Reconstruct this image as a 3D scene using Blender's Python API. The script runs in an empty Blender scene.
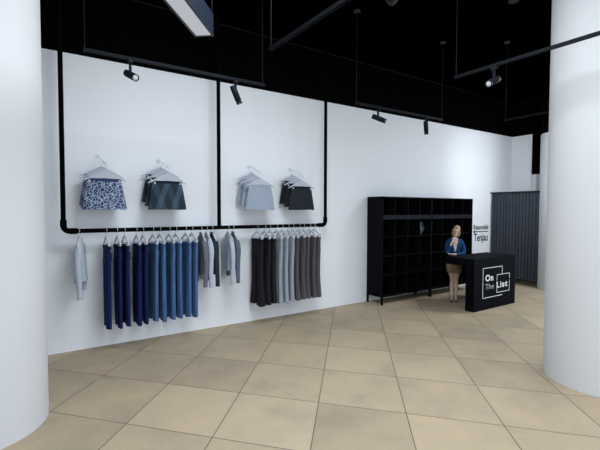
import bpy, bmesh, math, random
from mathutils import Vector, Matrix, Euler

PI = math.pi
SC = bpy.context.scene
COL = SC.collection

# ------------------------------------------------------------------ camera, world, lights, exposure
FOCAL_PX = 406.13
PITCH, YAW, ROLL = 0.0381, 0.9766, 0.002
cam_d = bpy.data.cameras.new('camera')
cam_d.sensor_width = 36.0
cam_d.lens = FOCAL_PX * 36.0 / 600.0
cam_d.clip_start = 0.05
cam_d.clip_end = 200
cam = bpy.data.objects.new('camera', cam_d)
COL.objects.link(cam)
cam.location = (0, 0, 2.0)
cam.rotation_euler = (Euler((PI / 2 - PITCH, 0, YAW - PI / 2), 'XYZ').to_matrix() @ Matrix.Rotation(ROLL, 3, 'Z')).to_euler()
SC.camera = cam

world = bpy.data.worlds.new('world')
SC.world = world
world.use_nodes = True
bg = world.node_tree.nodes['Background']
bg.inputs[0].default_value = (0.80, 0.90, 1.0, 1)
_nt = world.node_tree
_tc = _nt.nodes.new('ShaderNodeTexCoord')
_sp = _nt.nodes.new('ShaderNodeSeparateXYZ')
_mr = _nt.nodes.new('ShaderNodeMapRange')       # overcast sky: brighter overhead than at the horizon
_mr.inputs[1].default_value = 0.0
_mr.inputs[2].default_value = 0.8
_mr.inputs[3].default_value = 1.45
_mr.inputs[4].default_value = 2.3
_nt.links.new(_tc.outputs['Generated'], _sp.inputs[0])
_nt.links.new(_sp.outputs[2], _mr.inputs[0])
_nt.links.new(_mr.outputs[0], bg.inputs[1])

# added square fill lights under the ceiling, out of view, to brighten the room
for _nm, _x, _y, _sz, _w in (('added_fill_light', 9.9, 3.3, 1.2, 150), ('added_fill_light', 2.2, 2.4, 2.2, 255)):
    _al = bpy.data.lights.new(_nm, 'AREA')
    _al.shape = 'SQUARE'
    _al.size = _sz
    _al.energy = _w
    _al.color = (0.88, 0.94, 1.0)
    _ao = bpy.data.objects.new(_nm, _al)
    _ao.location = (_x, _y, 5.07)
    COL.objects.link(_ao)

SC.view_settings.view_transform = 'Standard'
SC.view_settings.look = 'None'
SC.view_settings.gamma = 1.0
SC.view_settings.use_curve_mapping = False
SC.view_settings.exposure = -0.14
SC.cycles.use_denoising = True
SC.cycles.max_bounces = 8
SC.cycles.diffuse_bounces = 5

# ------------------------------------------------------------------ helpers
def put(o, parent=None):
    COL.objects.link(o)
    if parent is not None:
        o.parent = parent
    return o


class MB:
    """collects shapes for one mesh object"""
    def __init__(self):
        self.v, self.f, self.s = [], [], []

    def add(self, vs, fs, smooth=False, M=None):
        b = len(self.v)
        for p in vs:
            p = Vector(p)
            if M is not None:
                p = M @ p
            self.v.append(tuple(p))
        for f in fs:
            self.f.append(tuple(b + i for i in f))
            self.s.append(smooth)
        return self

    def box(self, x0, x1, y0, y1, z0, z1, M=None):
        vs = [(x0, y0, z0), (x1, y0, z0), (x1, y1, z0), (x0, y1, z0), (x0, y0, z1), (x1, y0, z1), (x1, y1, z1), (x0, y1, z1)]
        return self.add(vs, [(0, 3, 2, 1), (4, 5, 6, 7), (0, 1, 5, 4), (1, 2, 6, 5), (2, 3, 7, 6), (3, 0, 4, 7)], M=M)

    def rings(self, rings, close=True, cap=True, smooth=True, M=None):
        n = len(rings[0])
        vs, fs = [], []
        for r in rings:
            vs += [tuple(p) for p in r]
        for i in range(len(rings) - 1):
            for k in range(n if close else n - 1):
                a, b = i * n + k, i * n + (k + 1) % n
                fs.append((a, b, b + n, a + n))
        self.add(vs, fs, smooth, M)
        if cap:
            self.add([vs[k] for k in range(n)], [tuple(reversed(range(n)))], False, M)
            o = (len(rings) - 1) * n
            self.add([vs[o + k] for k in range(n)], [tuple(range(n))], False, M)
        return self

    def tube(self, pts, rad, n=12, M=None, cap=True, flat=1.0, up=None):
        """round tube through pts; rad one number or one per point; flat squashes the second axis"""
        pts = [Vector(p) for p in pts]
        if not isinstance(rad, (list, tuple)):
            rad = [rad] * len(pts)
        T = []
        for i in range(len(pts)):
            a = pts[max(i - 1, 0)]
            b = pts[min(i + 1, len(pts) - 1)]
            T.append((b - a).normalized())
        u = Vector(up) if up else (Vector((0, 0, 1)) if abs(T[0].z) < 0.9 else Vector((0, 1, 0)))
        out = []
        for p, t, r in zip(pts, T, rad):
            u = (u - t * u.dot(t))
            if u.length < 1e-6:
                u = t.orthogonal()
            u.normalize()
            w = t.cross(u)
            out.append([p + (w * math.cos(2 * PI * k / n) + u * math.sin(2 * PI * k / n) * flat) * r for k in range(n)])
        return self.rings(out, cap=cap, M=M)

    def cyl(self, a, b, r, n=20, M=None, r2=None):
        return self.tube([a, b], [r, r if r2 is None else r2], n, M)

    def ball(self, c, rx, ry, rz, n=16, m=10, M=None):
        rs = []
        for i in range(m + 1):
            ph = -PI / 2 + PI * (0.02 + 0.96 * i / m)
            rs.append([(c[0] + rx * math.cos(ph) * math.cos(2 * PI * k / n), c[1] + ry * math.cos(ph) * math.sin(2 * PI * k / n), c[2] + rz * math.sin(ph)) for k in range(n)])
        return self.rings(rs, M=M)

    def prism(self, outline, y0, y1, M=None):
        """outline in x,z extruded along y"""
        n = len(outline)
        vs = [(x, y0, z) for x, z in outline] + [(x, y1, z) for x, z in outline]
        fs = [tuple(range(n)), tuple(reversed(range(n, 2 * n)))]
        fs += [(i, i + n, (i + 1) % n + n, (i + 1) % n) for i in range(n)]
        return self.add(vs, fs, M=M)

    def mesh(self, name):
        me = bpy.data.meshes.new(name)
        me.from_pydata(self.v, [], self.f)
        me.polygons.foreach_set('use_smooth', self.s)
        bm = bmesh.new()
        bm.from_mesh(me)
        bmesh.ops.recalc_face_normals(bm, faces=bm.faces)
        bm.to_mesh(me)
        bm.free()
        return me

    def build(self, name, mat, parent=None, bevel=0, remesh=0, smooth_it=0):
        me = self.mesh(name)
        me.materials.append(mat)
        o = put(bpy.data.objects.new(name, me), parent)
        if remesh:
            m = o.modifiers.new('remesh', 'REMESH')
            m.mode = 'VOXEL'
            m.voxel_size = remesh
            m.use_smooth_shade = True
            if smooth_it:
                s = o.modifiers.new('smooth', 'SMOOTH')
                s.iterations = smooth_it
                s.factor = 0.5
        if bevel:
            m = o.modifiers.new('bevel', 'BEVEL')
            m.width = bevel
            m.segments = 2
            m.limit_method = 'ANGLE'
        return o


def tag(o, label, cat, group=None):
    o['label'] = label
    o['category'] = cat
    if group:
        o['group'] = group
    return o


def thing(name, label, cat, loc=(0, 0, 0), rotz=0.0, group=None):
    o = bpy.data.objects.new(name, None)
    o.empty_display_size = 0.1
    o.location = loc
    o.rotation_euler = (0, 0, rotz)
    put(o)
    return tag(o, label, cat, group)


def struct(o):
    o['kind'] = 'structure'
    return o


def dup(root, loc, rotz, label, group):
    r = root.copy()
    COL.objects.link(r)
    r.location = loc
    r.rotation_euler = (0, 0, rotz)
    r['label'] = label
    r['group'] = group
    for ch in list(root.children):
        c = ch.copy()
        COL.objects.link(c)
        c.parent = r
        for g in ch.children:
            d = g.copy()
            COL.objects.link(d)
            d.parent = c
    return r


# ------------------------------------------------------------------ materials
def mat(name, col, rough=0.6, metal=0.0, spec=0.5, noise=None, bump=None):
    """noise = (scale, amount); bump = (scale, strength)"""
    m = bpy.data.materials.new(name)
    m.use_nodes = True
    nt = m.node_tree
    b = nt.nodes['Principled BSDF']
    b.inputs['Base Color'].default_value = (*col, 1)
    b.inputs['Roughness'].default_value = rough
    b.inputs['Metallic'].default_value = metal
    b.inputs['Specular IOR Level'].default_value = spec
    tc = nt.nodes.new('ShaderNodeTexCoord')
    if noise:
        n = nt.nodes.new('ShaderNodeTexNoise')
        n.inputs['Scale'].default_value = noise[0]
        n.inputs['Detail'].default_value = 4
        nt.links.new(tc.outputs['Object'], n.inputs['Vector'])
        r = nt.nodes.new('ShaderNodeMapRange')
        r.inputs[1].default_value = 0.3
        r.inputs[2].default_value = 0.7
        r.inputs[3].default_value = 1 - noise[1]
        r.inputs[4].default_value = 1 + noise[1]
        nt.links.new(n.outputs['Fac'], r.inputs[0])
        x = nt.nodes.new('ShaderNodeVectorMath')
        x.operation = 'SCALE'
        x.inputs[0].default_value = col
        nt.links.new(r.outputs[0], x.inputs['Scale'])
        nt.links.new(x.outputs[0], b.inputs['Base Color'])
    if bump:
        n = nt.nodes.new('ShaderNodeTexNoise')
        n.inputs['Scale'].default_value = bump[0]
        nt.links.new(tc.outputs['Object'], n.inputs['Vector'])
        k = nt.nodes.new('ShaderNodeBump')
        k.inputs['Strength'].default_value = bump[1]
        k.inputs['Distance'].default_value = 0.01
        nt.links.new(n.outputs['Fac'], k.inputs['Height'])
        nt.links.new(k.outputs[0], b.inputs['Normal'])
    return m


def emit(name, col, strength):
    m = bpy.data.materials.new(name)
    m.use_nodes = True
    nt = m.node_tree
    b = nt.nodes['Principled BSDF']
    b.inputs['Base Color'].default_value = (*col, 1)
    b.inputs['Emission Color'].default_value = (*col, 1)
    b.inputs['Emission Strength'].default_value = strength
    return m


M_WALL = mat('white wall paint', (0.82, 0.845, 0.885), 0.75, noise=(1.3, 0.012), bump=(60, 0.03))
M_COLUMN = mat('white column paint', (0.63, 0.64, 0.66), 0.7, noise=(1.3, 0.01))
M_BLACKWALL = mat('black upper wall paint', (0.0012, 0.0012, 0.0013), 0.95, spec=0.02)
M_CEIL = mat('black ceiling paint', (0.0004, 0.0004, 0.0004), 1.0, spec=0.0)
M_SEAM = mat('grey ceiling seam', (0.016, 0.016, 0.018), 0.9, spec=0.05)
M_PIPE = mat('matt black pipe', (0.0008, 0.0008, 0.0009), 0.8, spec=0.04)
M_TRACK = mat('dark navy track metal', (0.0035, 0.005, 0.0085), 0.6, spec=0.1)
M_SPOT = mat('dark lamp housing', (0.0055, 0.008, 0.014), 0.55, spec=0.12)
M_SPOTB = mat('black lamp trim', (0.003, 0.003, 0.004), 0.4, spec=0.3)
M_CABLE = mat('grey suspension cable', (0.006, 0.0065, 0.009), 0.6, spec=0.1)
M_LENS = emit('lit lamp lens', (0.42, 0.44, 0.48), 0.30)
M_PANEL = emit('lit linear diffuser', (0.44, 0.465, 0.51), 0.62)
M_LAMPSIDE = mat('blue grey lamp side', (0.006, 0.011, 0.024), 0.5, spec=0.2)
M_LAMPRIM = mat('dark lamp rim', (0.012, 0.016, 0.025), 0.4, spec=0.3)
M_SHELF = mat('black shelf metal', (0.0016, 0.0022, 0.0034), 0.7, spec=0.08)
M_SHELFIN = mat('black shelf board', (0.0004, 0.0005, 0.0007), 0.9, spec=0.02)
M_SHELFBAND = mat('dark blue grey shelf rail', (0.006, 0.0085, 0.013), 0.6, spec=0.15)
M_DESK = mat('black counter laminate', (0.0016, 0.0024, 0.0048), 0.7, spec=0.06)
M_LOGO = mat('white logo print', (0.82, 0.84, 0.86), 0.6)
M_LOGOTHIN = mat('thin grey logo print', (0.5, 0.51, 0.53), 0.6)
M_INK = mat('black wall lettering', (0.01, 0.01, 0.012), 0.8)
M_INKGREY = mat('worn grey wall lettering', (0.25, 0.26, 0.28), 0.8)
M_CURTAIN = mat('slate grey curtain cloth', (0.046, 0.053, 0.068), 0.9, spec=0.1, noise=(8, 0.06))
M_RODB = mat('black curtain rod metal', (0.004, 0.004, 0.005), 0.5, spec=0.3)
M_HANGER = mat('pale hanger paint', (0.44, 0.47, 0.53), 0.5)
M_HANGERW = mat('white hanger plastic', (0.66, 0.68, 0.73), 0.5)
M_HOOK = mat('steel hanger hook', (0.50, 0.53, 0.58), 0.4, metal=0.3)
M_CLIP = mat('white hanger clip', (0.72, 0.74, 0.78), 0.4)
M_JUG = mat('dark grey glazed jug', (0.05, 0.058, 0.068), 0.35)
M_ORN = mat('grey twisted ornament', (0.30, 0.31, 0.33), 0.4)
M_SKIN = mat('fair skin', (0.66, 0.47, 0.40), 0.5, noise=(9, 0.04))
M_JACKET = mat('cobalt blue jacket', (0.010, 0.048, 0.14), 0.8, spec=0.2, noise=(14, 0.12), bump=(25, 0.3))
M_SKIRTW = mat('olive tan skirt', (0.27, 0.205, 0.105), 0.85, spec=0.2, noise=(12, 0.1))
M_BLOUSE = mat('pale blouse', (0.62, 0.60, 0.62), 0.8)
M_HAIR = mat('blonde hair', (0.42, 0.29, 0.15), 0.5, noise=(45, 0.25), bump=(60, 0.6))
M_LIPS = mat('rose lips', (0.45, 0.13, 0.12), 0.4)
M_EYE = mat('dark eye', (0.05, 0.04, 0.035), 0.3)
M_SHOE = mat('black court shoe', (0.006, 0.006, 0.009), 0.35)
M_DISC = mat('grey ceiling rose', (0.035, 0.038, 0.045), 0.7, spec=0.1)


def floor_material():
    m = bpy.data.materials.new('beige stone tile')
    m.use_nodes = True
    nt = m.node_tree
    N, L = nt.nodes, nt.links
    b = N['Principled BSDF']
    geo = N.new('ShaderNodeNewGeometry')
    sep = N.new('ShaderNodeSeparateXYZ')
    L.new(geo.outputs['Position'], sep.inputs[0])

    def mth(op, a, c=None, d=None):
        n = N.new('ShaderNodeMath')
        n.operation = op
        for i, x in enumerate((a, c, d)):
            if x is None:
                continue
            if isinstance(x, (int, float)):
                n.inputs[i].default_value = x
            else:
                L.new(x, n.inputs[i])
        return n.outputs[0]
    px = mth('DIVIDE', mth('SUBTRACT', sep.outputs[0], 0.739), 0.5805)
    py = mth('DIVIDE', mth('SUBTRACT', sep.outputs[1], 3.983), 0.662)
    ti = mth('MULTIPLY', mth('SUBTRACT', px, py), 0.5)
    tj = mth('MULTIPLY', mth('ADD', px, py), 0.5)
    wn = N.new('ShaderNodeTexWhiteNoise')
    wn.noise_dimensions = '2D'
    cmb = N.new('ShaderNodeCombineXYZ')
    L.new(mth('FLOOR', ti), cmb.inputs[0])
    L.new(mth('FLOOR', tj), cmb.inputs[1])
    L.new(cmb.outputs[0], wn.inputs['Vector'])
    # cloudy stone, shifted per tile
    off = N.new('ShaderNodeVectorMath')
    off.operation = 'MULTIPLY_ADD'
    L.new(wn.outputs['Color'], off.inputs[0])
    off.inputs[1].default_value = (9, 9, 9)
    L.new(geo.outputs['Position'], off.inputs[2])
    n1 = N.new('ShaderNodeTexNoise')
    n1.inputs['Scale'].default_value = 1.6
    n1.inputs['Detail'].default_value = 5
    n1.inputs['Roughness'].default_value = 0.6
    L.new(off.outputs[0], n1.inputs['Vector'])
    n2 = N.new('ShaderNodeTexNoise')
    n2.inputs['Scale'].default_value = 38
    n2.inputs['Detail'].default_value = 3
    L.new(geo.outputs['Position'], n2.inputs['Vector'])
    ramp = N.new('ShaderNodeValToRGB')
    e = ramp.color_ramp.elements
    e[0].position = 0.30
    e[0].color = (0.365, 0.292, 0.208, 1)
    e[1].position = 0.72
    e[1].color = (0.485, 0.38, 0.25, 1)
    mid = ramp.color_ramp.elements.new(0.5)
    mid.color = (0.43, 0.345, 0.24, 1)
    L.new(n1.outputs['Fac'], ramp.inputs[0])
    # per-tile lightness and fine mottling
    v = mth('ADD', mth('MULTIPLY', wn.outputs['Value'], 0.20), 0.88)
    v = mth('MULTIPLY', v, mth('ADD', mth('MULTIPLY', n2.outputs['Fac'], 0.16), 0.92))
    sc = N.new('ShaderNodeVectorMath')
    sc.operation = 'SCALE'
    L.new(ramp.outputs[0], sc.inputs[0])
    L.new(v, sc.inputs['Scale'])
    # grout
    def near(t):
        return mth('MINIMUM', mth('FRACT', t), mth('SUBTRACT', 1.0, mth('FRACT', t)))
    g = mth('LESS_THAN', mth('MINIMUM', near(ti), near(tj)), 0.0052)
    mix = N.new('ShaderNodeMix')
    mix.data_type = 'RGBA'
    L.new(g, mix.inputs['Factor'])
    L.new(sc.outputs[0], mix.inputs['A'])
    mix.inputs['B'].default_value = (0.10, 0.092, 0.08, 1)
    L.new(mix.outputs['Result'], b.inputs['Base Color'])
    b.inputs['Roughness'].default_value = 0.62
    b.inputs['Specular IOR Level'].default_value = 0.25
    return m


M_FLOOR = floor_material()

# ------------------------------------------------------------------ the room
X0, X1 = -2.6, 11.9          # left end of the shop, far wall
Y0, YW = -0.3, 6.476         # open shop front, clothes wall
ZB, ZC = 4.14, 5.10          # where the black paint starts, ceiling

struct(MB().box(X0, X1 + .3, Y0 - 3, YW + .3, -0.12, 0).build('floor', M_FLOOR))
struct(MB().box(X0, X1 + .3, Y0, YW + .3, ZC, ZC + .15).build('ceiling', M_CEIL))
w = struct(MB().box(X0, X1 + .3, YW, YW + .3, 0, ZB).build('wall_back', M_WALL))
MB().box(X0, X1 + .3, YW, YW + .3, ZB, ZC).build('upper_band', M_BLACKWALL, w)
w = struct(MB().box(X1, X1 + .3, 4.2, YW, 0, ZB).build('wall_right', M_WALL))
MB().box(X1, X1 + .3, 4.2, YW, ZB, ZC).build('upper_band', M_BLACKWALL, w)
w = struct(MB().box(X0 - .3, X0, Y0, YW + .3, 0, ZB).build('wall_left', M_WALL))
MB().box(X0 - .3, X0, Y0, YW + .3, ZB, ZC).build('upper_band', M_BLACKWALL, w)
# thin seams where the black walls meet the ceiling
struct(MB().box(X0, X1, YW - .012, YW, ZC - .014, ZC).build('trim_1', M_SEAM))
struct(MB().box(X1 - .012, X1, 4.2, YW - .012, ZC - .014, ZC).build('trim_2', M_SEAM))
# dark boxed-in drop on the right wall
w = struct(MB().box(X1 - .14, X1, 5.02, 5.83, 2.99, ZC).build('wall_bulkhead', M_BLACKWALL))
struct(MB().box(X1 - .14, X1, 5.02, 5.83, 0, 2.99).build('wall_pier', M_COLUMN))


def column(name, x, y, r, z1, label):
    n = 96
    o = MB().rings([[(x + r * math.cos(2 * PI * k / n), y + r * math.sin(2 * PI * k / n), z) for k in range(n)] for z in (0, z1)]).build(name, M_COLUMN)
    return struct(o)


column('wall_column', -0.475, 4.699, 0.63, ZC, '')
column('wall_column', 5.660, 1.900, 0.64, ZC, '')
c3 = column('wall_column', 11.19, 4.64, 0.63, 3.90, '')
n = 96
u = MB().rings([[(11.19 + .63 * math.cos(2 * PI * k / n), 4.64 + .63 * math.sin(2 * PI * k / n), z) for k in range(n)] for z in (3.90, ZC - .012)]).build('upper_band', M_BLACKWALL, c3)
MB().rings([[(11.19 + .636 * math.cos(2 * PI * k / n), 4.64 + .636 * math.sin(2 * PI * k / n), z) for k in range(n)] for z in (ZC - .012, ZC)]).build('ceiling_seam', M_SEAM, c3)

# ------------------------------------------------------------------ black pipe frame hung from the ceiling
YB, ZBAR = 6.20, 1.705
XL, XM, XR = 0.412, 2.603, 4.775
fr = thing('clothes_rail', 'large black pipe clothes rail hanging from the ceiling before the white wall', 'clothes rail', (XM, YB, ZBAR))
R_P = 0.030


def arc(cx, cz, r, a0, a1, n=8):
    return [(cx + r * math.cos(a0 + (a1 - a0) * i / n), 0, cz + r * math.sin(a0 + (a1 - a0) * i / n)) for i in range(n + 1)]


top = ZC - ZBAR
for s, xx in ((-1, XL - XM), (1, XR - XM)):
    MB().cyl((xx, 0, .10), (xx, 0, top), R_P).build('post', M_PIPE, fr)
    a = arc(xx - s * .075, .075, .075, PI if s < 0 else 0, 1.5 * PI if s < 0 else -PI / 2)
    mb = MB().tube(a, .037, 20)
    mb.cyl((xx, 0, .07), (xx, 0, .15), .0405)
    mb.cyl((xx - s * .07, 0, 0), (xx - s * .16, 0, 0), .0405)
    mb.build('elbow', M_PIPE, fr)
    MB().cyl((xx, 0, top - .012), (xx, 0, top), .06).build('ceiling_flange', M_PIPE, fr)
MB().cyl((0, 0, .02), (0, 0, top), R_P).build('post', M_PIPE, fr)
MB().cyl((0, 0, top - .012), (0, 0, top), .06).build('ceiling_flange', M_PIPE, fr)
MB().cyl((XL - XM + .08, 0, 0), (XR - XM - .08, 0, 0), R_P).build('hanging_bar', M_PIPE, fr)

# ------------------------------------------------------------------ hangers
def hook_pts(h=0.095, r=0.022):
    """open hook whose inside top is the origin; drops to -h"""
    pts = []
    for i in range(13):
        a = math.radians(205 - i * 20)          # from the open end over the top
        pts.append((r * math.cos(a), 0, -r + r * math.sin(a)))
    pts += [(r * .55, 0, -r * 1.95), (0, 0, -r * 2.35), (0, 0, -h)]
    return pts


def clip(mb, x, z):
    mb.box(x - .014, x + .014, -.012, .012, z - .045, z + .005)
    mb.box(x - .010, x + .010, -.017, .017, z - .038, z - .018)


def make_hanger(half, label, solid, hooklen=0.095, clips=True, bar_r=.0035, hook_r=.0030, rad=.034):
    t = thing('clothes_hanger', label, 'hanger')
    MB().tube(hook_pts(hooklen, rad), hook_r, 8).build('hook', M_HOOK, t)
    n = 14
    tip = hooklen + (0.145 if solid else 0.115)
    th = 0.042
    upper, lower = [], []
    for i in range(n + 1):
        u_ = i / n
        x = u_ * half
        z = -hooklen + .006 - (tip - hooklen) * (u_ ** 1.15) - .004 * math.sin(u_ * PI)
        upper.append((x, z))
        if solid:
            lower.append((x, min(z - .016, -tip - .004 + .040 * (1 - u_ ** 2))))
        else:
            lower.append((x, z - (th * (1 - .35 * u_) if u_ > .04 else th * 1.5)))
    out = upper + lower[::-1]
    mb = MB().prism(out, -.008, .008)
    mb.prism([(-x, z) for x, z in out][::-1], -.008, .008)
    hb = mb.build('hanger_body', M_HANGER if solid else M_HANGERW, t, bevel=.003)
    if clips:
        zb = -tip + .030 if solid else -tip - .004
        cx = half * (.66 if solid else .78)
        if solid:
            bar = hb
        else:
            bar = MB().cyl((-half * .93, 0, zb), (half * .93, 0, zb), .006, 8).build('cross_bar', M_HANGERW, t)
        for s in (-1, 1):
            c = MB()
            clip(c, s * cx, zb)
            c.build('clip', M_HANGER if solid else M_CLIP, bar)
    return t


# ------------------------------------------------------------------ garments
def fabric(name, col, marl=0.0, scale=60, rough=.9, streak=False):
    m = mat(name, col, rough, spec=.15, noise=(scale, .06 + marl), bump=(40, .15))
    if streak:      # lighter and darker streaks along the cloth's fall
        nt = m.node_tree
        tc = [n_ for n_ in nt.nodes if n_.type == 'TEX_COORD'][0]
        for n_ in nt.nodes:
            if n_.type == 'TEX_NOISE':
                mp = nt.nodes.new('ShaderNodeMapping')
                mp.inputs['Scale'].default_value = (1, 1, .07)
                nt.links.new(tc.outputs['Object'], mp.inputs[0])
                nt.links.new(mp.outputs[0], n_.inputs['Vector'])
                break
    return m


def se(t, p):      # superellipse helper
    c, s = math.cos(t), math.sin(t)
    return math.copysign(abs(c) ** p, c), math.copysign(abs(s) ** p, s)


def make_trousers(name, label, cat, group, loc, rotz, m, m_band, seed, length=1.12, flare=0.0, nk=.16, w=.38, z0=-.245, jeans=False, dep=.05, m_det=None):
    rd = random.Random(seed)
    t = thing(name, label, cat, loc, rotz, group)
    N = 40
    mb = MB()
    # yoke
    rs = []
    for i in range(9):
        u_ = i / 8
        z = z0 - .035 - u_ * .245
        hw = w / 2 * (1 - .012 * u_)
        hd = dep / 2 * (1 + .14 * u_)
        ring = []
        for k in range(N):
            c, s = se(2 * PI * k / N, .6)
            wav = 1 + .07 * math.sin(5 * 2 * PI * k / N + seed) * u_
            ring.append((hw * c, hd * s * wav, z))
        rs.append(ring)
    mb.rings(rs)
    # legs
    for sgn in (-1, 1):
        ph = rd.uniform(0, 6.28)
        kk = rd.choice((4, 5, 6))
        drift = rd.uniform(-.012, .012)
        sway = rd.uniform(-.01, .01)
        ln = length + rd.uniform(-.008, .008)
        rs = []
        for i in range(17):
            u_ = i / 16
            z = z0 - .20 - u_ * (ln - .20)
            knee = 1 - nk * math.sin(min(u_ / .55, 1) * PI / 2)
            fl = flare * max(0, (u_ - .5) / .5) ** 1.5
            hw = w / 4 * .97 * (knee + fl)
            hd = dep / 2 * (1.15 - .1 * u_ + fl * .8)
            cx = sgn * (w / 4 * 1.0) * (1 + fl * .3) * (1 + .10 * u_) + drift * u_
            ring = []
            for k in range(N):
                a = 2 * PI * k / N
                c, s = se(a, .7)
                wv = 1 + (.05 + .16 * u_) * math.sin(kk * a + ph)
                ring.append((cx + hw * c * (1 + .04 * math.sin(3 * a + ph)), hd * s * wv + sway * u_, z + (.01 * math.sin(a + ph) if i == 16 else 0)))
            rs.append(ring)
        mb.rings(rs)
    mb.build('trouser_legs', m, t)
    rs = []
    for z in (z0, z0 - .008, z0 - .036, z0 - .042):
        e = 1.0 if z in (z0, z0 - .042) else 1.03
        rs.append([(w / 2 * e * se(2 * PI * k / N, .6)[0], dep / 2 * 1.12 * e * se(2 * PI * k / N, .6)[1], z + .004 * math.sin(3 * 2 * PI * k / N + seed)) for k in range(N)])
    MB().rings(rs).build('waistband', m_band, t)
    if jeans:
        for sgn in (-1, 1):
            pk = MB().prism([(sgn * .085 - .055, z0 - .10), (sgn * .085 + .055, z0 - .10), (sgn * .085 + .05, z0 - .21), (sgn * .085, z0 - .235), (sgn * .085 - .05, z0 - .21)], -dep / 2 * 1.3 - .004, -dep / 2 * .8)
            pk.build('pocket', m_band, t)
        MB().cyl((0, -dep / 2 * 1.2 - .004, z0 - .021), (0, -dep / 2, z0 - .021), .009, 12).build('button', M_CLIP, t)
        for sgn in (-1, 1):
            MB().box(sgn * .12 - .006, sgn * .12 + .006, -dep / 2 * 1.25 - .003, -dep / 2, z0 - .045, z0 + .003).build('belt_loop', m_band, t)
    return t


def make_top(name, label, cat, group, loc, rotz, m, seed, z0=-.115, body=.64, sleeve=.80, w=.40, dep=.13, m_band=None):
    rd = random.Random(seed)
    t = thing(name, label, cat, loc, rotz, group)
    N = 40
    mb = MB()
    rs = []
    prof = [(0, .035, .018), (.015, .055, .024), (.06, w * .28, .030), (.12, w * .40, .036), (.20, w * .46, .046), (.30, w * .49, .056), (.45, w * .50, .062), (.58, w * .52, .068), (body, w * .50, .070)]
    for i, (dz, hw, hd) in enumerate(prof):
        u_ = i / (len(prof) - 1)
        hd *= dep / .13
        rs.append([(hw * se(2 * PI * k / N, .8)[0], hd * se(2 * PI * k / N, .8)[1] * (1 + .22 * u_ * math.sin(6 * 2 * PI * k / N + seed)), z0 - dz + (.012 * math.sin(2 * 2 * PI * k / N + seed) if u_ > .9 else 0)) for k in range(N)])
    mb.rings(rs)
    mb.build('garment_body', m, t)
    for sgn in (-1, 1):
        L_ = sleeve * rd.uniform(.97, 1.02) * (1.0 if sgn < 0 else .93)
        dx = rd.uniform(-.01, .01)
        pts, rr = [], []
        for i in range(12):
            u_ = i / 11
            x = sgn * (w * .33 + (w * .16 + .02) * math.sin(min(u_ * 3, 1) * PI / 2)) + dx * u_
            z = z0 - .10 - u_ * (L_ - .10)
            y = .012 * math.sin(u_ * 5 + seed) * u_
            pts.append((x, y, z))
            rr.append(.046 * (1 - .30 * u_) * (.75 if i == 0 else 1) * (1 + .05 * math.sin(u_ * 14 + seed)))
        MB().tube(pts, rr, 20, flat=.95).build('sleeve', m, t)
        c = MB().tube([pts[-1], (pts[-1][0], pts[-1][1], pts[-1][2] - .05)], rr[-1] * 1.03, 20)
        c.build('cuff', m_band or m, t)
    col = MB().tube([(.042 * math.cos(a), .020 * math.sin(a), z0 - .004 + .012 * math.sin(a)) for a in [2 * PI * k / 20 for k in range(21)]], .009, 8)
    col.build('collar', m_band or m, t)
    return t


def pattern_material():
    """navy cloth with a net of irregular pale blue lines"""
    m = bpy.data.materials.new('navy and white net print')
    m.use_nodes = True
    nt = m.node_tree
    N, L = nt.nodes, nt.links
    b = N['Principled BSDF']
    tc = N.new('ShaderNodeTexCoord')
    nz = N.new('ShaderNodeTexNoise')
    nz.inputs['Scale'].default_value = 14
    L.new(tc.outputs['Object'], nz.inputs['Vector'])
    ad = N.new('ShaderNodeVectorMath')
    ad.operation = 'MULTIPLY_ADD'
    L.new(nz.outputs['Color'], ad.inputs[0])
    ad.inputs[1].default_value = (.05, .05, .05)
    L.new(tc.outputs['Object'], ad.inputs[2])
    v = N.new('ShaderNodeTexVoronoi')
    v.feature = 'DISTANCE_TO_EDGE'
    v.inputs['Scale'].default_value = 25
    L.new(ad.outputs[0], v.inputs['Vector'])
    r = N.new('ShaderNodeValToRGB')
    r.color_ramp.elements[0].position = .035
    r.color_ramp.elements[0].color = (.36, .44, .58, 1)
    r.color_ramp.elements[1].position = .11
    r.color_ramp.elements[1].color = (.018, .032, .095, 1)
    L.new(v.outputs['Distance'], r.inputs[0])
    L.new(r.outputs[0], b.inputs['Base Color'])
    b.inputs['Roughness'].default_value = .9
    return m


def chevron_material():
    """dark teal cloth with crossing slate bands"""
    m = bpy.data.materials.new('teal diagonal band print')
    m.use_nodes = True
    nt = m.node_tree
    N, L = nt.nodes, nt.links
    b = N['Principled BSDF']
    tc = N.new('ShaderNodeTexCoord')
    sp = N.new('ShaderNodeSeparateXYZ')
    L.new(tc.outputs['Object'], sp.inputs[0])

    def mth(op, a, c=None):
        n_ = N.new('ShaderNodeMath')
        n_.operation = op
        for i, x in enumerate((a, c)):
            if x is None:
                continue
            if isinstance(x, (int, float)):
                n_.inputs[i].default_value = x
            else:
                L.new(x, n_.inputs[i])
        return n_.outputs[0]
    k = mth('MULTIPLY', sp.outputs[2], .36)
    a1 = mth('PINGPONG', mth('ADD', sp.outputs[0], k), .095)
    a2 = mth('PINGPONG', mth('ADD', mth('SUBTRACT', sp.outputs[0], k), .03), .11)
    g1 = mth('GREATER_THAN', a1, .052)
    g2 = mth('GREATER_THAN', a2, .070)
    val = mth('ADD', mth('MULTIPLY', g1, .5), mth('MULTIPLY', g2, .42))
    r = N.new('ShaderNodeValToRGB')
    r.color_ramp.interpolation = 'CONSTANT'
    e = r.color_ramp.elements
    e[0].position = 0
    e[0].color = (.005, .015, .024, 1)
    e[1].position = .3
    e[1].color = (.026, .055, .088, 1)
    q = e.new(.45)
    q.color = (.014, .038, .06, 1)
    q = e.new(.8)
    q.color = (.038, .075, .112, 1)
    L.new(val, r.inputs[0])
    L.new(r.outputs[0], b.inputs['Base Color'])
    b.inputs['Roughness'].default_value = .85
    return m


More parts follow.
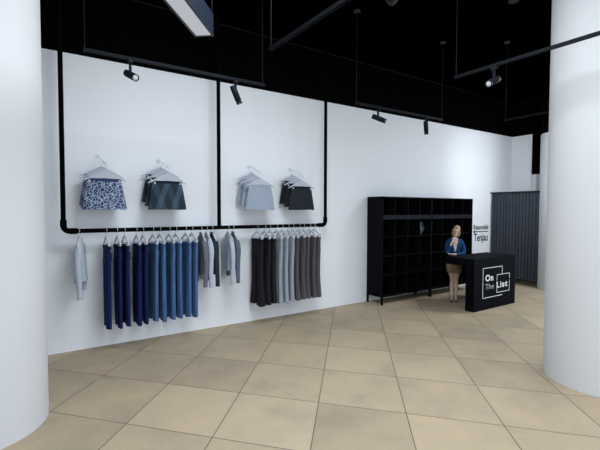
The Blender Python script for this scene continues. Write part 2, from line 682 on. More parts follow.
def make_skirt(label, group, loc, m, m_band, seed, wt=.42, wb=.565, z0=-.208, h=.422):
    t = thing('skirt', label, 'skirt', loc, 0, group)
    N = 72
    rs = []
    for i in range(12):
        u_ = i / 11
        hw = (wt + (wb - wt) * (u_ ** .85)) / 2
        hd = .016 + .020 * u_
        rs.append([(hw * se(2 * PI * k / N, .75)[0], hd * se(2 * PI * k / N, .75)[1] * (1 + .30 * u_ * math.sin(11 * 2 * PI * k / N + seed)), z0 - .03 - u_ * (h - .03) + .004 * math.sin(2 * PI * k / N * 3 + seed) * u_) for k in range(N)])
    MB().rings(rs).build('skirt_panel', m, t)
    rs = []
    for z in (z0, z0 - .005, z0 - .034, z0 - .036):
        e = 1.0 if z in (z0, z0 - .036) else 1.02
        rs.append([(wt / 2 * e * se(2 * PI * k / N, .7)[0], .019 * e * se(2 * PI * k / N, .7)[1], z) for k in range(N)])
    MB().rings(rs).build('waistband', m_band, t)
    return t


# ---- skirts on four sloping wall arms
M_NET = pattern_material()
M_CHEV = chevron_material()
M_DTEAL = fabric('dark teal cloth', (.006, .016, .026))
M_NAVYW = fabric('navy waistband cloth', (.03, .045, .11))
M_MARL = fabric('light blue grey marl', (.30, .35, .43), .14, 90)
M_CHAR = fabric('charcoal cloth', (.018, .021, .028), .05, 80)
M_CHARD = fabric('black waistband cloth', (.008, .009, .012))
M_ARM = mat('white wall arm', (.70, .73, .78), .5)

groups = [
    (0.905, M_NET, M_NAVYW, 'navy and white net-print skirt', 'the wide group of net-print skirts at the left end of the wall', 'net-print skirts on the wall', 'net-print'),
    (1.757, M_CHEV, M_DTEAL, 'dark teal skirt with crossing slate bands', 'the diagonal-banded group above the blue jeans', 'teal banded skirts on the wall', 'teal banded'),
    (3.315, M_MARL, M_MARL, 'plain light grey-blue marl skirt', 'the pale group just right of the middle pipe', 'light marl skirts on the wall', 'light marl'),
    (4.168, M_CHAR, M_CHARD, 'plain charcoal black skirt', 'the black group beside the right pipe', 'charcoal skirts on the wall', 'charcoal'),
]
ranks = ['frontmost of three, fully in view', 'middle one of three, showing at the left edge', 'rearmost of three, highest and nearest the wall']
hang_proto = None
for gx, m, mb_, look, where, grp, short in groups:
    arm = thing('display_bracket', 'thin white sloping wall bracket carrying the %s skirts' % short, 'bracket', (gx - .035, YW, 2.755))
    MB().cyl((0, 0, 0), (0, -.012, 0), .03).build('wall_plate', M_ARM, arm)
    MB().tube([(0, -.01, 0), (0, -.10, -.006), (.035, -.37, -.128), (.036, -.38, -.112)], .0035, 8).build('arm', M_ARM, arm)
    for i in range(3):
        tight = .55 if short == 'net-print' else 1.0
        yy = 6.12 + .13 * i * tight
        loc = (gx - .016 * i * tight, yy, 2.625 + .055 * i * tight)
        hl = 'pale clip hanger holding the %s skirt, %s' % (short, ('front of three', 'middle of three', 'rear of three')[i])
        if hang_proto is None:
            hang_proto = make_hanger(.28, hl, True)
            hang_proto.location = loc
            hang_proto['group'] = 'clip hangers of the skirts'
        else:
            dup(hang_proto, loc, 0, hl, 'clip hangers of the skirts')
        make_skirt('%s, %s' % (look, ranks[i]), grp, loc, m, mb_, i * 1.7 + gx)

# ---- clothes on the bar
ZH = ZBAR + R_P + .0045       # where a hook rests
M_NAVY = fabric('dark navy denim', (.0065, .014, .072), .15, 38, streak=True)
M_NAVY2 = fabric('dark navy denim seam cloth', (.006, .011, .058), .05, 50)
M_BLUE = fabric('mid blue denim', (.060, .125, .265), .22, 38, streak=True)
M_BLUE2 = fabric('mid blue denim seam cloth', (.050, .105, .23), .08, 50)
M_BLACK = fabric('black trouser cloth', (.013, .0135, .017), .05, 70)
M_LGREY = fabric('light grey marl jersey', (.29, .32, .37), .20, 110)
M_DGREY = fabric('dark grey trouser cloth', (.078, .077, .083), .14, 38, streak=True)
M_KNIT = fabric('pale blue grey knit', (.43, .48, .55), .16, 100)
M_TGREY = fabric('mid grey knit', (.13, .145, .17), .08, 90)
M_TLIGHT = fabric('pale blue shirt cloth', (.41, .47, .55), .06, 90)
M_TBLACK = fabric('dark slate knit', (.022, .028, .040), .08, 90)
M_TSLATE = fabric('slate grey knit', (.10, .12, .15), .08, 90)

rail_proto = None


def rail_hanger(x, label, rz, group, clips=True):
    global rail_proto, rail_proto2
    loc = (x, YB, ZH)
    key = clips
    if key not in PROTO:
        p = make_hanger(.215 if clips else .19, label, False, hooklen=.10, clips=clips, hook_r=.0042, rad=.036)
        p.location = loc
        p.rotation_euler = (0, 0, rz)
        p['group'] = group
        PROTO[key] = p
        return p
    return dup(PROTO[key], loc, rz, label, group)


PROTO = {}
ordn = ['first', 'second', 'third', 'fourth', 'fifth', 'sixth']
rd = random.Random(4)
HT = 'clip hangers on the pipe rail'

navy = [0.93, 1.07, 1.17, 1.33, 1.42]
for i, x in enumerate(navy):
    rz = PI / 2 + rd.uniform(-.02, .02) + .03
    rail_hanger(x, 'pale clip hanger holding the %s pair of navy jeans from the left' % ordn[i], rz, HT)
    extra = 'hanging alone with gaps on both sides' if i == 0 else '%s of five from the left' % ordn[i]
    make_trousers('jeans', 'dark navy straight-leg jeans, %s' % extra, 'jeans', 'dark navy jeans on the rail', (x, YB, ZH), rz, M_NAVY, M_NAVY2, i, 1.15, 0.0, jeans=True, dep=.055)
blue = [1.56, 1.66, 1.80, 1.90, 2.05, 2.15]
for i, x in enumerate(blue):
    rz = PI / 2 + rd.uniform(-.02, .02) + .06
    rail_hanger(x, 'pale clip hanger holding the %s pair of mid-blue jeans from the left' % ordn[i], rz, HT)
    make_trousers('jeans', 'mid-blue straight-leg jeans, %s of six from the left' % ordn[i], 'jeans', 'mid-blue jeans on the rail', (x, YB, ZH), rz, M_BLUE, M_BLUE2, 20 + i, 1.145, 0.0, jeans=True, dep=.058)
black = [3.30, 3.45, 3.55]
for i, x in enumerate(black):
    rz = PI / 2 + rd.uniform(-.03, .03)
    rail_hanger(x, 'pale clip hanger holding the %s pair of black trousers from the left' % ordn[i], rz, HT)
    make_trousers('trousers', 'black flared trousers, %s of three from the left' % ordn[i], 'trousers', 'black flared trousers on the rail', (x, YB, ZH), rz, M_BLACK, M_CHARD, 40 + i, 1.125, .42, dep=.07, nk=.30)
light = [3.69, 3.80, 3.93]
for i, x in enumerate(light):
    rz = PI / 2 + rd.uniform(-.03, .03)
    rail_hanger(x, 'pale clip hanger holding the %s pair of light grey trousers from the left' % ordn[i], rz, HT)
    make_trousers('trousers', 'light grey marl trousers, %s of three from the left' % ordn[i], 'trousers', 'light grey trousers on the rail', (x, YB, ZH), rz, M_LGREY, M_LGREY, 50 + i, 1.13, .22, dep=.06, nk=.30)
dark = [4.03, 4.17, 4.27, 4.41, 4.51]
for i, x in enumerate(dark):
    rz = PI / 2 + rd.uniform(-.03, .03)
    rail_hanger(x, 'pale clip hanger holding the %s pair of dark grey trousers from the left' % ordn[i], rz, HT)
    make_trousers('trousers', 'dark grey flared trousers, %s of five from the left' % ordn[i], 'trousers', 'dark grey flared trousers on the rail', (x, YB, ZH), rz, M_DGREY, M_DGREY, 60 + i, 1.115, .36, dep=.065, nk=.30)
tops = [
    (.605, M_KNIT, 'cardigan', 'pale grey-blue knitted cardigan hanging alone at the left end of the rail', 'cardigan', 'long-sleeved tops on the rail', .60, .76, -.26, 'the lone pale cardigan', .13),
    (2.30, M_TGREY, 'sweater', 'mid-grey long-sleeved sweater hanging right beside the blue jeans', 'sweater', 'long-sleeved tops on the rail', .64, .80, -.02, 'the mid-grey sweater beside the jeans', .085),
    (2.39, M_TLIGHT, 'shirt', 'pale blue long-sleeved shirt between the mid-grey and the dark slate sweater', 'shirt', 'long-sleeved tops on the rail', .62, .78, -.02, 'the pale shirt between two darker sweaters', .08),
    (2.48, M_TBLACK, 'sweater', 'dark slate, nearly black long-sleeved sweater just left of the middle pipe', 'sweater', 'long-sleeved tops on the rail', .64, .79, -.02, 'the nearly black sweater', .08),
    (2.76, M_TLIGHT, 'shirt', 'pale blue-grey long-sleeved shirt just right of the middle pipe', 'shirt', 'long-sleeved tops on the rail', .62, .80, -.02, 'the pale shirt right of the middle pipe', .09),
    (2.85, M_TSLATE, 'sweater', 'slate grey sweater behind the pale shirt right of the middle pipe', 'sweater', 'long-sleeved tops on the rail', .60, .76, -.02, 'the slate sweater right of the middle pipe', .08),
]
for i, (x, m, nm, lab, cat, grp, bl, sl, ro, hl, dp) in enumerate(tops):
    rz = PI / 2 + ro
    rail_hanger(x, 'pale hanger inside %s' % hl, rz, 'plain hangers on the pipe rail', clips=False)
    make_top(nm, lab, cat, grp, (x, YB, ZH), rz, m, i * 2.1, body=bl, sleeve=sl, dep=dp, w=.33 if i in (0, 4) else .37)

# ------------------------------------------------------------------ shelving units
def make_shelf_unit(label, x0, width):
    t = thing('shelving_unit', label, 'shelving unit', (x0, 6.0, 0), 0, 'black shelving units against the wall')
    D = .455
    z0, z1 = .17, 2.27
    p = .022
    for sx in (0, width - p):
        nm = MB().box(sx, sx + p, 0, D, z0, z1)
        nm.build('side_panel', M_SHELF, t)
    MB().box(0, width, 0, D, z1 - .02, z1 + .004).build('top_board', M_SHELF, t)
    MB().box(0, width, 0, D, z0 - .004, z0 + .025).build('bottom_board', M_SHELF, t)
    MB().box(p, width - p, D - .012, D, z0 + .025, z1 - .02).build('back_panel', M_SHELFIN, t)
    MB().box(p, width - p, -.004, D - .012, 1.795, 1.885).build('cross_rail', M_SHELFBAND, t)
    for z in (1.415, 1.01, .61):
        MB().box(p, width - p, .004, D - .012, z, z + .016).build('shelf', M_SHELF, t)
    pw = (width) / 4
    for k in (1, 2, 3):
        xx = pw * k
        MB().box(xx - .009, xx + .009, .006, D - .012, z0 + .025, 1.795).build('divider', M_SHELF, t)
        MB().box(xx - .009, xx + .009, .006, D - .012, 1.885, z1 - .02).build('divider', M_SHELF, t)
    for sx in (0, width - .035):
        for sy in (0, D - .035):
            MB().box(sx, sx + .035, sy, sy + .035, 0, z0).build('leg', M_SHELF, t)
    return t


SW = 1.571
make_shelf_unit('left unit of two black open cubbyhole shelves against the white wall', 6.115, SW)
make_shelf_unit('right unit of two black open cubbyhole shelves, behind the woman', 6.115 + SW + .002, SW)

# jug and ornament in the cubbyholes
jg = thing('jug', 'dim grey jug with a round handle in a second-row cubbyhole of the left shelf', 'jug', (7.40, 6.12, 1.431))
prof = [(0, .045), (.01, .052), (.06, .075), (.13, .082), (.19, .068), (.24, .048), (.28, .05), (.30, .056)]
MB().rings([[(r * math.cos(2 * PI * k / 24), r * math.sin(2 * PI * k / 24), z) for k in range(24)] for z, r in prof]).build('jug_body', M_JUG, jg)
MB().tube([(.05, 0, .26), (.10, -.01, .265), (.135, -.01, .22), (.14, -.01, .15), (.12, -.01, .09), (.07, 0, .06)], .010, 10).build('handle', M_JUG, jg)
orn = thing('ornament', 'slim pale twisted ornament in a top-row cubbyhole of the right shelf', 'ornament', (8.15, 6.12, 1.886))
pts = [(.022 * math.sin(z * 22), .012 * math.cos(z * 22), .02 + z) for z in [i * .0125 for i in range(22)]]
MB().tube(pts, [.012 + .006 * math.sin(i * .9) for i in range(22)], 10).build('twisted_stem', M_ORN, orn)
MB().cyl((0, 0, 0), (0, 0, .022), .038, 20).build('foot', M_ORN, orn)

# ------------------------------------------------------------------ reception counter
dk = thing('reception_counter', 'black reception counter with a white square logo on its front', 'counter', (7.19, 4.60, 0))
W, H = 1.50, 1.037
MB().box(0, W, 0, .185, 0, H - .15).build('front_panel', M_DESK, dk)
MB().box(0, W, 0, .67, H - .15, H).build('counter_top', M_DESK, dk)
MB().box(W - .06, W, .185, .67, 0, H - .15).build('end_panel', M_DESK, dk)


def text_mesh(name, s, size, x, z, y, parent, m, bold=0.0, sx=1.0, sp=1.0, depth=.003, align='LEFT', rot=0.0):
    cu = bpy.data.curves.new(name, 'FONT')
    cu.body = s
    cu.size = size
    cu.offset = bold
    cu.extrude = depth / 2
    cu.space_character = sp
    cu.align_x = align
    o = bpy.data.objects.new(name, cu)
    COL.objects.link(o)
    dg = bpy.context.evaluated_depsgraph_get()
    me = bpy.data.meshes.new_from_object(o.evaluated_get(dg))
    bpy.data.objects.remove(o)
    me.transform(Matrix.Translation((x, y, z)) @ Matrix.Rotation(PI / 2, 4, 'X') @ Matrix.Diagonal((sx, 1, 1, 1)))
    me.materials.clear()
    me.materials.append(m)
    return put(bpy.data.objects.new(name, me), parent)


def bars(mb, x0, z0, x1, z1, w_=.011, y=0):
    mb.box(min(x0, x1) - w_ / 2, max(x0, x1) + w_ / 2, y - .004, y, min(z0, z1) - w_ / 2, max(z0, z1) + w_ / 2)


lg = MB()
a, b_, c, d = .295, .985, .240, .838            # big square
e, f, g, h = .795, 1.265, .305, .672            # small square
bars(lg, a, d, b_, d)
bars(lg, a, d, a, .60)
bars(lg, a, .575, a, c)
bars(lg, a, c, b_ + .01, c)
bars(lg, b_, d, b_, h + .02)
bars(lg, e, h, f, h)
bars(lg, e, h, e, h - .11)
bars(lg, f, h, f, h - .10)
bars(lg, f, h - .15, f, g)
bars(lg, e, g + .11, e, g)
bars(lg, e, g, f, g)
lg.build('logo_frame', M_LOGO, dk)
text_mesh('logo_word', 'On', .175, .375, .575, -.0025, dk, M_LOGO, bold=.005, sx=1.2, sp=1.1)
text_mesh('logo_word', 'The', .165, .372, .405, -.0025, dk, M_LOGOTHIN, bold=-.0015, sx=1.22)
text_mesh('logo_word', 'List', .175, .775, .405, -.0025, dk, M_LOGO, bold=.005, sx=1.32, sp=1.22)

# ------------------------------------------------------------------ lettering on the wall
sg = thing('wall_lettering', 'black wall lettering of two words around a left-pointing arrow beside the curtain', 'sign', (10.02, YW, 1.15))
text_mesh('word', 'Reasonable', .185, .02, .315, -.002, sg, M_INK, bold=.003, sx=.84)
text_mesh('word', 'Tenjau', .30, .045, -.005, -.002, sg, M_INK, bold=.005, sx=.82)
ar = MB().box(.06, .73, -.004, 0, .241, .266)
ar.prism([(.005, .2535), (.10, .305), (.10, .202)], -.004, 0)
ar.build('arrow', M_INK, sg)

# ------------------------------------------------------------------ curtain
ct = thing('curtain', 'slate grey pleated curtain hanging from a black rod to just above the floor', 'curtain', (10.83, 5.15, 0))
CL = 1.28
n = 220
mb = MB()
front, back = [], []
rows = [2.455, 2.40, 2.2, 1.7, 1.1, .6, .175]
R1 = []
for z in rows:
    amp = .010 if z > 2.39 else .014 + .004 * (2.4 - z)
    row = []
    for i in range(n + 1):
        s = i / n
        y = s * CL
        x = amp * math.sin(s * 2 * PI * 15) + .006 * math.sin(s * 2 * PI * 4.3 + 1)
        row.append((x, y, z))
    R1.append(row)
for off in (0, .004):
    vs = [(x + off, y, z) for row in R1 for x, y, z in row]
    fs = [(r * (n + 1) + i, r * (n + 1) + i + 1, (r + 1) * (n + 1) + i + 1, (r + 1) * (n + 1) + i) for r in range(len(rows) - 1) for i in range(n)]
    mb.add(vs, fs, True)
mb.build('curtain_cloth', M_CURTAIN, ct)
MB().cyl((0, -.03, 2.475), (0, YW - 5.15, 2.475), .016).build('rod', M_RODB, ct)
MB().box(-.02, .02, -.02, CL + .01, 2.448, 2.466).build('heading_rail', M_RODB, ct)
for i in range(12):
    y = .05 + i * (CL - .08) / 11
    MB().tube([(.022 * math.cos(q), y, 2.472 + .026 * math.sin(q)) for q in [2 * PI * k / 12 for k in range(13)]], .004, 6).build('curtain_ring', M_RODB, ct)

# ------------------------------------------------------------------ ceiling tracks and lamps
ZT = 3.675


def track(label, a, b, cables, grp='suspended lighting tracks'):
    a, b = Vector((*a, ZT)), Vector((*b, ZT))
    t = thing('light_track', label, 'light track', a, 0, grp)
    d = b - a
    L_ = d.length
    ang = math.atan2(d.y, d.x)
    Mr = Matrix.Rotation(ang, 4, 'Z')
    mb = MB()
    mb.box(0, L_, -.018, -.008, -.016, .018, Mr)
    mb.box(0, L_, .008, .018, -.016, .018, Mr)
    mb.box(0, L_, -.008, .008, .004, .018, Mr)
    mb.build('rail_profile', M_TRACK, t)
    for s in (0, L_):
        MB().box(s - .004, s + .004, -.021, .021, -.019, .021, Mr).build('end_cap', M_TRACK, t)
    for s in cables:
        p = Mr @ Vector((s, 0, 0))
        cb = MB().cyl((p.x, p.y, .018), (p.x, p.y, ZC - ZT - .01), .0042, 8).build('cable', M_CABLE, t)
        MB().cyl((p.x, p.y, ZC - ZT - .015), (p.x, p.y, ZC - ZT), .055, 28).build('ceiling_rose', M_DISC, cb)
    return t


track('black light track over the clothes rail, left of the middle pipe', (.54, 4.87), (2.70, 4.87), (.01, 2.14))
track('black light track running toward the viewer from above the middle of the room', (2.155, 3.745), (2.155, .8), (.01, 2.2))
track('black light track crossing in front of the right-hand column', (4.54, 3.215), (4.54, 0.2), (.01, 2.4))
track('black light track above the wall between the right pipe and the shelves', (4.335, 4.855), (6.475, 4.855), (.01, 2.13))
t5 = track('faint black light track in the far corner above the counter', (7.43, 4.19), (7.43, 1.6), (.01, 2.3))
sd = tag(MB().cyl((0, 0, 0), (0, 0, -.02), .075, 28).build('ceiling_detector', M_DISC), 'small grey round disc on the black ceiling, right of the top edge spotlight', 'ceiling disc')
sd.location = (6.04, 3.31, ZC)

RGT = Vector((.828, -.56, 0))
FWD = Vector((.56, .828, 0))


def spot(label, x, y, right, down, toward, lit=True, drop=.15):
    t = thing('spotlight', label, 'spotlight', (x, y, ZT), 0, 'track spotlights')
    ax = (RGT * right - FWD * toward + Vector((0, 0, -down))).normalized()
    MB().box(-.02, .02, -.035, .035, -.045, -.016).build('track_adapter', M_SPOT, t)
    MB().box(-.014, .014, -.010, .010, -drop, -.04).build('stem', M_SPOT, t)
    q = ax.to_track_quat('Z', 'Y').to_matrix().to_4x4()
    M = Matrix.Translation(Vector((0, 0, -drop - .028))) @ q
    r = .040
    mb = MB()
    prof = [(-.100, r * .86), (-.094, r), (.098, r), (.100, r * .80)]
    mb.rings([[(rr * math.cos(2 * PI * k / 28), rr * math.sin(2 * PI * k / 28), z) for k in range(28)] for z, rr in prof], M=M)
    mb.build('lamp_housing', M_SPOT, t)
    mb = MB()
    prof = [(.100, r * .72), (.111, r * .72), (.112, r * .98), (.138, r * .98), (.138, r * .84), (.125, r * .80)]
    mb.rings([[(rr * math.cos(2 * PI * k / 28), rr * math.sin(2 * PI * k / 28), z) for k in range(28)] for z, rr in prof], cap=False, M=M)
    bz = mb.build('lamp_bezel', M_SPOTB, t)
    MB().ball((0, 0, .125), r * .82, r * .82, .012, 24, 8, M=M).build('lens', M_LENS, bz)
    return t


spot('dark spotlight left of the middle pipe, its lit lens aimed toward the viewer', 1.00, 4.87, .68, .42, .60)
spot('dark spotlight beside the middle pipe, aimed down at the wall', 2.28, 4.87, .36, .92, -.15)
spot('dark spotlight right of the right pipe, tilted sideways to the right', 4.82, 4.855, .84, .42, .32)
spot('small dark spotlight pointing straight down above the left end of the shelves', 6.02, 4.855, .12, .98, -.15)
spot('dark spotlight under the track near the right-hand column, bright lens facing left', 4.54, 2.70, -.72, .42, .55)
spot('spotlight cut off by the top edge of the picture, bright lens showing', 2.155, 2.06, -.32, .22, .85)

# added unseen lamp on the far track, to brighten the corner behind the curtain
lh = MB().box(-.03, .03, -1.06, -1.02, -.12, -.02).build('added_lamp_head', M_SPOT, t5)
MB().cyl((.0, -1.04, -.14), (.16, -.92, -.20), .04).build('added_lamp_tube', M_SPOT, lh)
_sl = bpy.data.lights.new('added_corner_light', 'SPOT')
_sl.energy = 330
_sl.spot_size = math.radians(75)
_sl.spot_blend = 1.0
_sl.shadow_soft_size = .05
_sl.color = (0.88, 0.94, 1.0)
_so = bpy.data.objects.new('added_corner_light', _sl)
COL.objects.link(_so)
_so.location = (7.50, 3.17, 3.35)
_so.rotation_euler = (Vector((11.6, 6.2, 2.9)) - _so.location).to_track_quat('-Z', 'Y').to_euler()

# linear pendant
ln = thing('pendant_light', 'dark blue linear pendant lamp with a glowing white underside, hung from the ceiling', 'pendant lamp', (1.463, 3.822, ZT))
dirv = Vector((-.45, -.53, 0)).normalized()
ang = math.atan2(dirv.y, dirv.x)
Mr = Matrix.Rotation(ang, 4, 'Z')
LL, HW, HH = 2.0, .092, .20
mb = MB()
mb.box(0, LL, -HW, -HW + .006, .0, HH, Mr)
mb.box(0, LL, HW - .006, HW, .0, HH, Mr)
mb.box(0, LL, -HW, HW, HH - .006, HH, Mr)
mb.box(0, .006, -HW, HW, .0, HH, Mr)
mb.box(LL - .006, LL, -HW, HW, .0, HH, Mr)
mb.build('lamp_housing', M_LAMPSIDE, ln)
mb = MB()
mb.box(-.002, LL + .002, -HW - .002, -HW + .016, -.008, .004, Mr)
mb.box(-.002, LL + .002, HW - .016, HW + .002, -.008, .004, Mr)
mb.box(-.002, .014, -HW + .016, HW - .016, -.008, .004, Mr)
mb.box(LL - .014, LL + .002, -HW + .016, HW - .016, -.008, .004, Mr)
mb.build('lamp_rim', M_LAMPRIM, ln)
MB().box(.014, LL - .014, -HW + .016, HW - .016, -.003, .003, Mr).build('diffuser', M_PANEL, ln)
for s in (.01, LL - .15):
    p = Mr @ Vector((s, HW - .012, 0))
    MB().cyl((p.x, p.y, HH - .004), (p.x, p.y, ZC - ZT), .0042, 8).build('cable', M_CABLE, ln)

# ------------------------------------------------------------------ woman behind the counter
WX, WY = 7.745, 5.435
wm = thing('person', 'blonde woman in a blue jacket and tan skirt, chin on hand, behind the counter', 'person', (WX, WY, 0), -.95)
wm.scale = (.86, .96, 1.0)


def ell_rings(mb, rows, N=28, M=None):
    mb.rings([[(cx + rx * math.cos(2 * PI * k / N), cy + ry * math.sin(2 * PI * k / N), z) for k in range(N)] for z, rx, ry, cx, cy in rows], M=M)


def limb(mb, pts, rad, n=16):
    """smooth limb through joints"""
    P = [Vector(p) for p in pts]
    out, rr = [], []
    for i in range(len(P) - 1):
        for k in range(6):
            u_ = k / 6
            p0 = P[max(i - 1, 0)]
            p1, p2 = P[i], P[i + 1]
            p3 = P[min(i + 2, len(P) - 1)]
            # gentle spline
            q = 0.5 * ((2 * p1) + (p2 - p0) * u_ + (2 * p0 - 5 * p1 + 4 * p2 - p3) * u_ ** 2 + (3 * p1 - p0 - 3 * p2 + p3) * u_ ** 3)
            out.append(q)
            w_ = u_ * u_ * (3 - 2 * u_)
            rr.append(rad[i] * (1 - w_) + rad[i + 1] * w_)
    out.append(P[-1])
    rr.append(rad[-1])
    mb.tube(out, rr, n)


HEADM = Matrix.Translation((.012, -.035, 1.43)) @ Matrix.Rotation(math.radians(13), 4, 'Y') @ Matrix.Rotation(math.radians(6), 4, 'X')
body = MB()
ell_rings(body, [(.80, .10, .08, 0, .01), (.86, .158, .108, 0, .01), (.92, .165, .112, 0, .01), (1.00, .138, .098, 0, 0), (1.06, .122, .088, 0, 0), (1.14, .134, .094, 0, 0), (1.22, .150, .112, 0, -.012), (1.28, .158, .104, 0, -.006), (1.33, .150, .080, 0, .006), (1.365, .11, .06, 0, .01), (1.39, .06, .05, 0, .008)])
limb(body, [(0, .012, 1.34), (.002, .002, 1.40), (.008, -.02, 1.47)], [.06, .047, .05])
# head in its own frame: origin at the neck joint, face toward -y
ell_rings(body, [(.0, .030, .030, 0, -.045), (.014, .040, .045, 0, -.035), (.04, .054, .066, 0, -.018), (.07, .064, .080, 0, -.006), (.10, .070, .088, 0, .002), (.135, .074, .094, 0, .006), (.165, .072, .092, 0, .010), (.19, .062, .080, 0, .012), (.21, .044, .058, 0, .012), (.222, .018, .025, 0, .012)], M=HEADM)
body.ball((0, -.088, .083), .011, .016, .012, M=HEADM)                     # nose tip
body.tube([(0, -.082, .115), (0, -.096, .085)], [.006, .010], 8, M=HEADM)  # nose bridge
body.ball((0, -.072, .018), .02, .016, .014, M=HEADM)                      # chin
for s in (-1, 1):
    body.ball((s * .074, .006, .095), .008, .018, .028, M=HEADM)           # ears
    body.ball((s * .038, -.055, .075), .022, .02, .02, M=HEADM)            # cheeks
# right arm (viewer's left): elbow low, hand under the chin
sh_r, el_r, wr_r = (-.140, .0, 1.315), (-.178, -.135, 1.075), (-.058, -.170, 1.315)
limb(body, [sh_r, (-.19, -.065, 1.20), el_r], [.048, .042, .036])
limb(body, [el_r, (-.12, -.165, 1.18), wr_r], [.036, .033, .023])
# left arm: across the waist, hand cupping the other elbow
sh_l, el_l, wr_l = (.140, .0, 1.315), (.225, -.045, 1.065), (-.035, -.175, 1.045)
limb(body, [sh_l, (.21, -.01, 1.20), el_l], [.048, .042, .037])
limb(body, [el_l, (.11, -.135, 1.045), wr_l], [.037, .032, .023])


def hand(mb, wrist, direction, palm_n, curl, side):
    """palm with five separate fingers; direction = along the hand, palm_n = out of the palm"""
    d_ = Vector(direction).normalized()
    n_ = (Vector(palm_n) - d_ * Vector(palm_n).dot(d_)).normalized()
    s_ = d_.cross(n_) * side
    w0 = Vector(wrist)
    # palm
    rs = []
    for u_, hw, hd in ((0, .022, .016), (.02, .028, .015), (.05, .036, .014), (.078, .037, .012), (.085, .033, .009)):
        c_ = w0 + d_ * u_
        rs.append([c_ + s_ * hw * math.cos(2 * PI * k / 16) + n_ * hd * math.sin(2 * PI * k / 16) for k in range(16)])
    mb.rings(rs)
    for off, ln_ in ((.028, .066), (.0095, .074), (-.0095, .069), (-.027, .054)):
        p = w0 + d_ * .075 + s_ * off
        a_ = 0.0
        pts = [p]
        for seg in (.42, .32, .26):
            a_ += curl
            p = p + (d_ * math.cos(a_) + n_ * math.sin(a_)) * ln_ * seg
            pts.append(p)
        mb.tube(pts, [.0088, .0082, .0074, .0058], 10)
    p = w0 + d_ * .022 + s_ * .024
    q1 = p + (d_ * .6 + s_ * .75 + n_ * .25).normalized() * .034
    q2 = q1 + (d_ * .85 + s_ * .35 + n_ * .4).normalized() * .028
    mb.tube([p, q1, q2], [.013, .0098, .0075], 10)


hand(body, wr_r, (.55, .22, .80), (.15, .95, -.30), .42, -1)
hand(body, wr_l, (-1, .02, .05), (-.1, -.1, 1.0), .30, -1)
# legs, close together
for s, fx, fy in ((-1, -.05, -.03), (1, .055, .015)):
    limb(body, [(s * .080, .012, .86), (s * .074, .0, .68), (s * .050 + .004, -.012, .47), (s * .054, .012, .34), (fx, .03 + fy, .09)], [.088, .076, .050, .051, .030], 18)
    body.tube([(fx, .040 + fy, .09), (fx, .035 + fy, .045), (fx, -.03 + fy, .035), (fx, -.10 + fy, .022)], [.030, .030, .028, .018], 14)
body.build('body', M_SKIN, wm, remesh=.0062, smooth_it=2)

# face
for s in (-1, 1):
    MB().ball((s * .030, -.0795, .105), .013, .006, .0055, M=HEADM).build('eye', M_EYE, wm)
    MB().tube([(s * .016, -.086, .122), (s * .030, -.0855, .127), (s * .046, -.074, .122)], .0028, 6, M=HEADM).build('eyebrow', M_HAIR, wm)
MB().ball((0, -.0835, .047), .021, .008, .0075, M=HEADM).build('lips', M_LIPS, wm)

# hair: cap, side locks to the jaw and a fringe parting
hair = MB()
ell_rings(hair, [(.075, .078, .060, 0, .045), (.11, .082, .080, 0, .034), (.15, .083, .090, 0, .024), (.185, .079, .090, 0, .014), (.21, .066, .078, 0, .008), (.232, .040, .048, 0, .008), (.238, .012, .02, 0, .008)], M=HEADM)
for s in (-1, 1):
    for j in range(5):
        y = -.034 + .024 * j
        x = s * (.064 + .004 * j)
        hair.tube([(s * .03, y * .7 - .01, .205), (s * .066, y - .004, .165), (x + s * .008, y, .10), (x + s * .014, y + .01, .045), (x + s * .004, y + .015, -.005 - .01 * (j % 2))], [.014, .015, .014, .012, .006], 8, M=HEADM)
for j in range(5):
    x = -.05 + .025 * j
    hair.tube([(x, .06, .19), (x * 1.2, .095, .12), (x * 1.2, .09, .04), (x, .075, -.02)], [.02, .024, .02, .008], 8, M=HEADM)
hair.build('hair', M_HAIR, wm, remesh=.006, smooth_it=1)

# jacket
jk = MB()
ell_rings(jk, [(.955, .168, .122, 0, .005), (1.00, .152, .114, 0, 0), (1.06, .138, .104, 0, 0), (1.14, .148, .110, 0, 0), (1.22, .164, .126, 0, -.012), (1.28, .172, .116, 0, -.006), (1.335, .164, .092, 0, .006), (1.365, .128, .074, 0, .012), (1.385, .07, .055, 0, .02)])
limb(jk, [(-.085, .004, 1.322), (-.142, -.004, 1.312), (-.186, -.055, 1.20), (-.180, -.137, 1.072)], [.040, .054, .053, .048])
limb(jk, [(-.180, -.137, 1.072), (-.135, -.162, 1.15), (-.088, -.170, 1.235)], [.050, .046, .036])
limb(jk, [(.085, .004, 1.322), (.142, .0, 1.312), (.203, -.008, 1.20), (.228, -.047, 1.062)], [.040, .054, .053, .048])
limb(jk, [(.228, -.047, 1.062), (.13, -.128, 1.050), (.045, -.158, 1.050)], [.050, .044, .037])
jo = jk.build('jacket', M_JACKET, wm, remesh=.007, smooth_it=2)
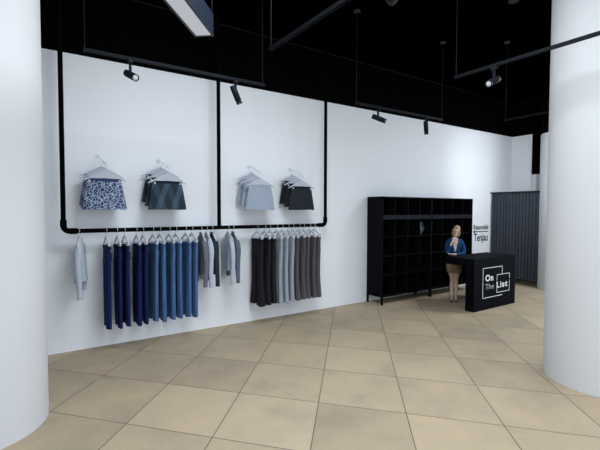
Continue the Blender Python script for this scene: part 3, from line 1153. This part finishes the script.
# cut the open V of the jacket so the blouse and skin show
dg = bpy.context.evaluated_depsgraph_get()
me = bpy.data.meshes.new_from_object(jo.evaluated_get(dg))
jo.modifiers.clear()
jo.data = me
bm = bmesh.new()
bm.from_mesh(me)
kill = []
for fc in bm.faces:
    c_ = fc.calc_center_median()
    if c_.y < -.02 and c_.z > 1.10 and abs(c_.x - .015) < .012 + .055 * min(1, (c_.z - 1.10) / .22) and c_.y > -.150:
        kill.append(fc)
    elif c_.z > 1.372 and abs(c_.x) < .09:
        kill.append(fc)
bmesh.ops.delete(bm, geom=kill, context='FACES')
bm.to_mesh(me)
bm.free()
so = jo.modifiers.new('thickness', 'SOLIDIFY')
so.thickness = .004
for p_ in me.polygons:
    p_.use_smooth = True
bl = MB()
ell_rings(bl, [(1.0, .130, .104, 0, 0), (1.06, .126, .096, 0, 0), (1.14, .138, .100, 0, 0), (1.20, .148, .114, 0, -.012), (1.225, .11, .085, 0, -.02)])
bl.build('blouse', M_BLOUSE, wm)

# skirt
sk = MB()
N = 60
rs = []
for z, rx, ry in ((1.005, .150, .110), (.97, .168, .120), (.92, .192, .132), (.86, .202, .138), (.78, .198, .136), (.70, .190, .132), (.632, .182, .126), (.630, .174, .118)):
    u_ = (1.0 - z) / .37
    rs.append([(rx * math.cos(2 * PI * k / N) * (1 + .012 * u_ * math.sin(7 * 2 * PI * k / N)), .008 + ry * math.sin(2 * PI * k / N) * (1 + .02 * u_ * math.sin(9 * 2 * PI * k / N)), z) for k in range(N)])
sk.rings(rs).build('skirt', M_SKIRTW, wm)

# shoes
for s, fx, fy in ((-1, -.05, -.03), (1, .055, .015)):
    sh = MB()
    rs = []
    for y, hw, z1_ in ((.075, .010, .045), (.068, .026, .062), (.04, .031, .058), (0, .032, .040), (-.05, .036, .034), (-.09, .036, .036), (-.125, .028, .030), (-.15, .010, .018)):
        rs.append([(fx + hw * math.cos(2 * PI * k / 18), y + fy, z1_ / 2 + z1_ / 2 * math.sin(2 * PI * k / 18)) for k in range(18)])
    sh.rings(rs)
    sh.build('shoe', M_SHOE, wm)
